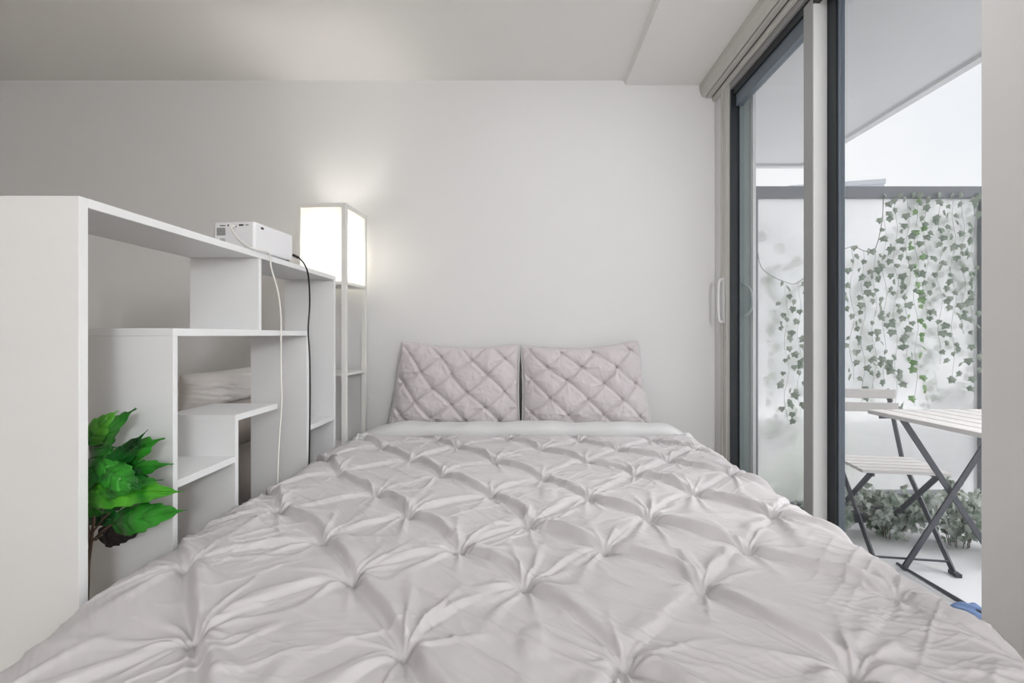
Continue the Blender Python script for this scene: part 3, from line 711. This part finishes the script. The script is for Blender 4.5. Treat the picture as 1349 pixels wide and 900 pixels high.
gw = [Vector((1.32, YS-.02, HC+.50)), at(1005,355,yF), at(1036,372,yF), at(1053,371,yF), at(1090,340,yF), at(1122,325,yF), at(1137,330,yF), at(1152,330,yF), at(1162,292,yF), Vector((at(1165,262,yF).x, YS-.02, zt0+.01))]
b = bmesh.new(); tube(b, smooth_path(gw, 5), .0022, 6)
tag(obj('garland_cord', b, M_wire, smooth=True), 'thin sagging cord strung in front of the screen that carries ivy strands', 'cord')
# low planting at the foot of the screen
def shrub(name, label, cx, cy, w, d, h_, n, seed, m=None, z0=-.004):
    r_ = random.Random(seed); g = thing(name, label, 'plant', (cx, cy, z0)); b = bmesh.new(); tips = []
    for k in range(max(7, n//28)):
        a = r_.uniform(0, 6.28); rr = r_.uniform(.2,1)
        p = Vector((cx+math.cos(a)*w*.5*rr, cy+math.sin(a)*d*.5*rr, z0+h_*r_.uniform(.55,1.0)*(1-.35*rr)))
        base = Vector((cx+math.cos(a)*w*.12, cy+math.sin(a)*d*.12, z0)); mid = base.lerp(p, .5)+Vector((0,0,h_*.12))
        tube(b, smooth_path([base, mid, p], 4), .0018, 5); tips.append((base, mid, p))
    obj('stems', b, M_stem, g)
    b = bmesh.new()
    for k in range(n):
        base, mid, p = r_.choice(tips); t = r_.uniform(.15, 1.05)
        c = (base.lerp(mid, t*2) if t < .5 else mid.lerp(p, t*2-1))+Vector((r_.gauss(0,.022), r_.gauss(0,.02), r_.gauss(0,.018)))
        c.z = max(c.z, z0+.012)
        ivy_leaf(b, c, r_.uniform(.022,.042), r_)
    obj('leaves', b, m or M_shrub, g)
shrub('ground_shrub', 'leafy low shrub behind the folding chair, left end of the planting', 1.60, 2.36, .36, .26, .36, 400, 1)
shrub('ground_shrub', 'low shrub between the chair legs and the crossed table legs', 1.88, 2.34, .36, .26, .32, 400, 2)
shrub('ground_shrub', 'low shrub with pale leaves behind the crossed table legs', 2.14, 2.24, .36, .26, .36, 420, 3)
shrub('trailing_plant', 'pale trailing plant spreading on the terrace floor at the right of the window view', 2.28, 2.10, .50, .34, .16, 340, 4)
shrub('ground_shrub', 'blurred green shrub standing behind the frosted screen', 1.85, 2.90, .40, .30, .58, 380, 5, M_ivyg)
shrub('ground_shrub', 'blurred shrub behind the frosted screen, seen through the sliding leaf', 1.62, 2.80, .36, .24, .38, 300, 6, M_ivyg)
px_ = thing('planter_box', 'dark grey planter box at the foot of the screen', 'planter', (1.97, 2.53, 0))
b = bmesh.new(); box(b, 1.74, 2.32, 2.510, 2.565, -.004, .150); obj('trough', b, M_steel, px_, bevel=.006)
bx('rim', 1.735, 2.325, 2.505, 2.570, .150, .160, M_rail, px_, bevel=.002)
# grey parapet and a round-backed seat beyond the screen
struct(bx('wall_parapet', 1.30, 6.5, 3.55, 3.70, -.004, HC-.80+.12, M_parap))
lc = thing('lounge_chair', 'round-backed grey lounge chair blurred behind the frosted screen', 'chair', (2.78, 2.85, 0))
b = bmesh.new(); bmesh.ops.create_uvsphere(b, u_segments=32, v_segments=20, radius=1, matrix=Matrix.Translation((2.70,2.86,.42)) @ Matrix.Diagonal((.13,.05,.30,1)))
obj('backrest', b, M_parap, lc, smooth=True)
b = bmesh.new(); bmesh.ops.create_cone(b, cap_ends=True, segments=36, radius1=.22, radius2=.22, depth=.07, matrix=Matrix.Translation((2.70,3.08,.40))); obj('seat', b, M_parap, lc, bevel=.015)
for a_ in (.5, 2.0, 3.6, 5.2):
    b = bmesh.new(); tube(b, [(2.70+.17*math.cos(a_),3.08+.17*math.sin(a_),.37),(2.70+.20*math.cos(a_),3.08+.20*math.sin(a_),-.004)], .012, 8); obj('leg', b, M_steel, lc)
# blue cloth bag on the terrace floor
b = bmesh.new(); nn_ = 26; V = []
for i in range(nn_):
    r_ = []
    for j in range(nn_):
        s, t = i/(nn_-1)*2-1, j/(nn_-1)*2-1; e = max(0,(1-s**6)*(1-t**6))**.5
        r_.append(b.verts.new((1.672+s*.05, 1.69+t*.05, -.003+.02*e+.006*math.sin(s*5+t*4)*e)))
    V.append(r_)
for i in range(nn_-1):
    for j in range(nn_-1): b.faces.new([V[i][j],V[i+1][j],V[i+1][j+1],V[i][j+1]])
bg = tag(obj('folded_cloth', b, M_bluec, smooth=True), 'small blue folded cloth on the terrace floor near the window edge', 'cloth')
# distant building
bd = thing('apartment_building', 'pale distant building just above the screen rail', 'building', (34, 45, 0))
bM = Matrix.Translation((38.0, 48, 0)) @ Matrix.Rotation(math.radians(-14), 4, 'Z')
b = bmesh.new(); box(b, -9, 0, 0, 12, -20, HC+16.0, bM); obj('tower_block', b, M_bld, bd)
b = bmesh.new(); box(b, -9.1, .1, -.1, 12.1, HC+16.0, HC+16.5, bM); obj('roof_slab', b, M_bld, bd)

# ------------------------------------------------------------------ folding chair
ch = thing('folding_chair', 'folding bistro chair with white slatted seat and dark steel legs on the terrace', 'chair', (1.66, 2.04, 0), math.radians(7))
CM = Matrix.Translation((1.738, 2.17, 0)) @ Matrix.Rotation(math.radians(-9), 4, 'Z')
ch.location = (1.738, 2.17, 0); ch.rotation_euler.z = math.radians(-9)
hw = .15
def T(x, y, z): return CM @ Vector((x, y, z))
for k in range(5):
    y0 = -.13+k*.057; b = bmesh.new(); box(b, -.182, .182, y0, y0+.048, .405, .420, CM); obj('seat_slat', b, M_slat, ch, bevel=.003)
for s in (-1, 1):
    b = bmesh.new(); bar(b, T(s*(hw-.02), -.125, .398), T(s*(hw-.02), .145, .398), .006, .018); obj('seat_rail', b, M_steel, ch)
    b = bmesh.new(); bar(b, T(s*hw, .275, .745), T(s*hw, .155, .405), .008, .022, (0,1,0)); bar(b, T(s*hw, .158, .412), T(s*hw, -.185, .0), .008, .022, (0,1,0)); obj('front_leg', b, M_steel, ch)
    b = bmesh.new(); bar(b, T(s*(hw-.014), -.11, .398), T(s*(hw-.014), .30, .0), .008, .022, (0,1,0)); obj('rear_leg', b, M_steel, ch)
    b = bmesh.new(); box(b, s*hw-.012, s*hw+.012, -.21, -.165, -.004, .012, CM); obj('foot_cap', b, M_steel, ch)
for z, y0 in ((.722,.262),(.655,.238)):
    b = bmesh.new(); box(b, -.175, .175, y0-.016, y0-.004, z-.024, z+.024, CM); obj('back_slat', b, M_slat, ch, bevel=.002)
for y_, z_, w_ in ((-.155,.04,hw),(.13,.165,hw-.014)):
    b = bmesh.new(); tube(b, [T(-w_,y_,z_), T(w_,y_,z_)], .005, 8); obj('crossbar', b, M_steel, ch)
# ------------------------------------------------------------------ folding table
tb = thing('folding_table', 'folding bistro table with white slatted top and crossed dark steel legs', 'table', (1.84, 1.78, 0), math.radians(3))
TM = Matrix.Translation((1.84, 1.76, 0)) @ Matrix.Rotation(math.radians(2), 4, 'Z')
def T2(x, y, z): return TM @ Vector((x, y, z))
nsl = 7; w0 = .60/nsl
for k in range(nsl):
    b = bmesh.new(); box(b, -.30+k*w0, -.30+(k+1)*w0-.010, -.28, .28, .682, .700, TM); obj('top_slat', b, M_slat, tb, bevel=.003)
for s in (-1, 1):
    b = bmesh.new(); bar(b, T2(-.27, s*.25, .674), T2(.27, s*.25, .674), .006, .018); obj('top_rail', b, M_steel, tb)
    b = bmesh.new(); bar(b, T2(-.165, s*.262, .675), T2(.29, s*.262, .0), .024, .008, (0,1,0)); obj('leg', b, M_steel, tb)
    b = bmesh.new(); bar(b, T2(.29, s*.248, .665), T2(-.165, s*.248, .0), .024, .008, (0,1,0)); obj('leg', b, M_steel, tb)
for x_ in (-.165, .29):
    b = bmesh.new(); tube(b, [T2(x_,-.25,.012), T2(x_,.25,.012)], .006, 8); obj('foot_bar', b, M_steel, tb)

# ------------------------------------------------------------------ light
w = bpy.data.worlds.new('overcast'); S.world = w; w.use_nodes = True; nt = w.node_tree
bg_ = nt.nodes['Background']; tc = nt.nodes.new('ShaderNodeTexCoord'); nz = nt.nodes.new('ShaderNodeTexNoise'); nz.inputs['Scale'].default_value = 2.2; nz.inputs['Detail'].default_value = 5
nt.links.new(tc.outputs['Generated'], nz.inputs['Vector'])
mr = nt.nodes.new('ShaderNodeMix'); mr.data_type = 'RGBA'; mr.inputs['A'].default_value = (.84,.865,.91,1); mr.inputs['B'].default_value = (.97,.975,.98,1)
mg = nt.nodes.new('ShaderNodeMapRange'); mg.inputs['From Min'].default_value = .3; mg.inputs['From Max'].default_value = .6
nt.links.new(nz.outputs['Fac'], mg.inputs['Value']); nt.links.new(mg.outputs[0], mr.inputs['Factor']); nt.links.new(mr.outputs['Result'], bg_.inputs['Color'])
bg_.inputs['Strength'].default_value = 1.15
def area(name, loc, rot, sx, sy, power, col=(1,1,1)):
    l = bpy.data.lights.new(name, 'AREA'); l.shape = 'RECTANGLE'; l.size = sx; l.size_y = sy; l.energy = power; l.color = col
    o = bpy.data.objects.new(name, l); COL.objects.link(o); o.location = loc; o.rotation_euler = rot; return o
# added fill lights brighten the room from out of view, no fixtures there
def point(name, loc, power, r, col):
    l = bpy.data.lights.new(name, 'POINT'); l.energy = power; l.color = col; l.shadow_soft_size = r
    o = bpy.data.objects.new(name, l); COL.objects.link(o); o.location = loc; return o
point('back_fill_light', (.92, -2.0, 1.62), 142, .22, (.97,.985,1))  # added fill from behind the camera, not a real lamp
l = bpy.data.lights.new('overhead_fill_light', 'AREA'); l.shape = 'DISK'; l.size = .45; l.energy = 9; l.color = (.98,.99,1)  # added fill above the bed, shades the folds of the duvet
o = bpy.data.objects.new('overhead_fill_light', l); COL.objects.link(o); o.location = (.40, 1.30, ZC-.07); o.rotation_euler = (.25, .12, 0)
sn = bpy.data.lights.new('cloud_veiled_sun', 'SUN'); sn.energy = 4.6; sn.angle = math.radians(55); sn.color = (1,.995,.98)
o = bpy.data.objects.new('cloud_veiled_sun', sn); COL.objects.link(o); o.location = (8,2,6)
o.rotation_euler = Vector((-1.0, -.12, -.68)).to_track_quat('-Z', 'Y').to_euler()
pl2 = bpy.data.lights.new('lamp_bulb_light', 'POINT'); pl2.energy = 9; pl2.color = (1,.965,.90); pl2.shadow_soft_size = .09
o = bpy.data.objects.new('lamp_bulb_light', pl2); COL.objects.link(o); o.location = ML @ Vector((0,0,HC+.46))
# ------------------------------------------------------------------ camera
cam = bpy.data.cameras.new('camera'); co = bpy.data.objects.new('camera', cam); COL.objects.link(co); S.camera = co
co.location = (0,0,HC); co.rotation_euler = (PI/2,0,0); cam.sensor_width = 36; cam.lens = F/1349*36
cam.shift_x = -(U0-674.5)/1349; cam.shift_y = -(450-V0)/1349; cam.clip_start = .02; cam.clip_end = 300
S.view_settings.view_transform = 'Standard'; S.view_settings.look = 'None'; S.view_settings.gamma = 1; S.view_settings.exposure = 0
S.view_settings.use_curve_mapping = False
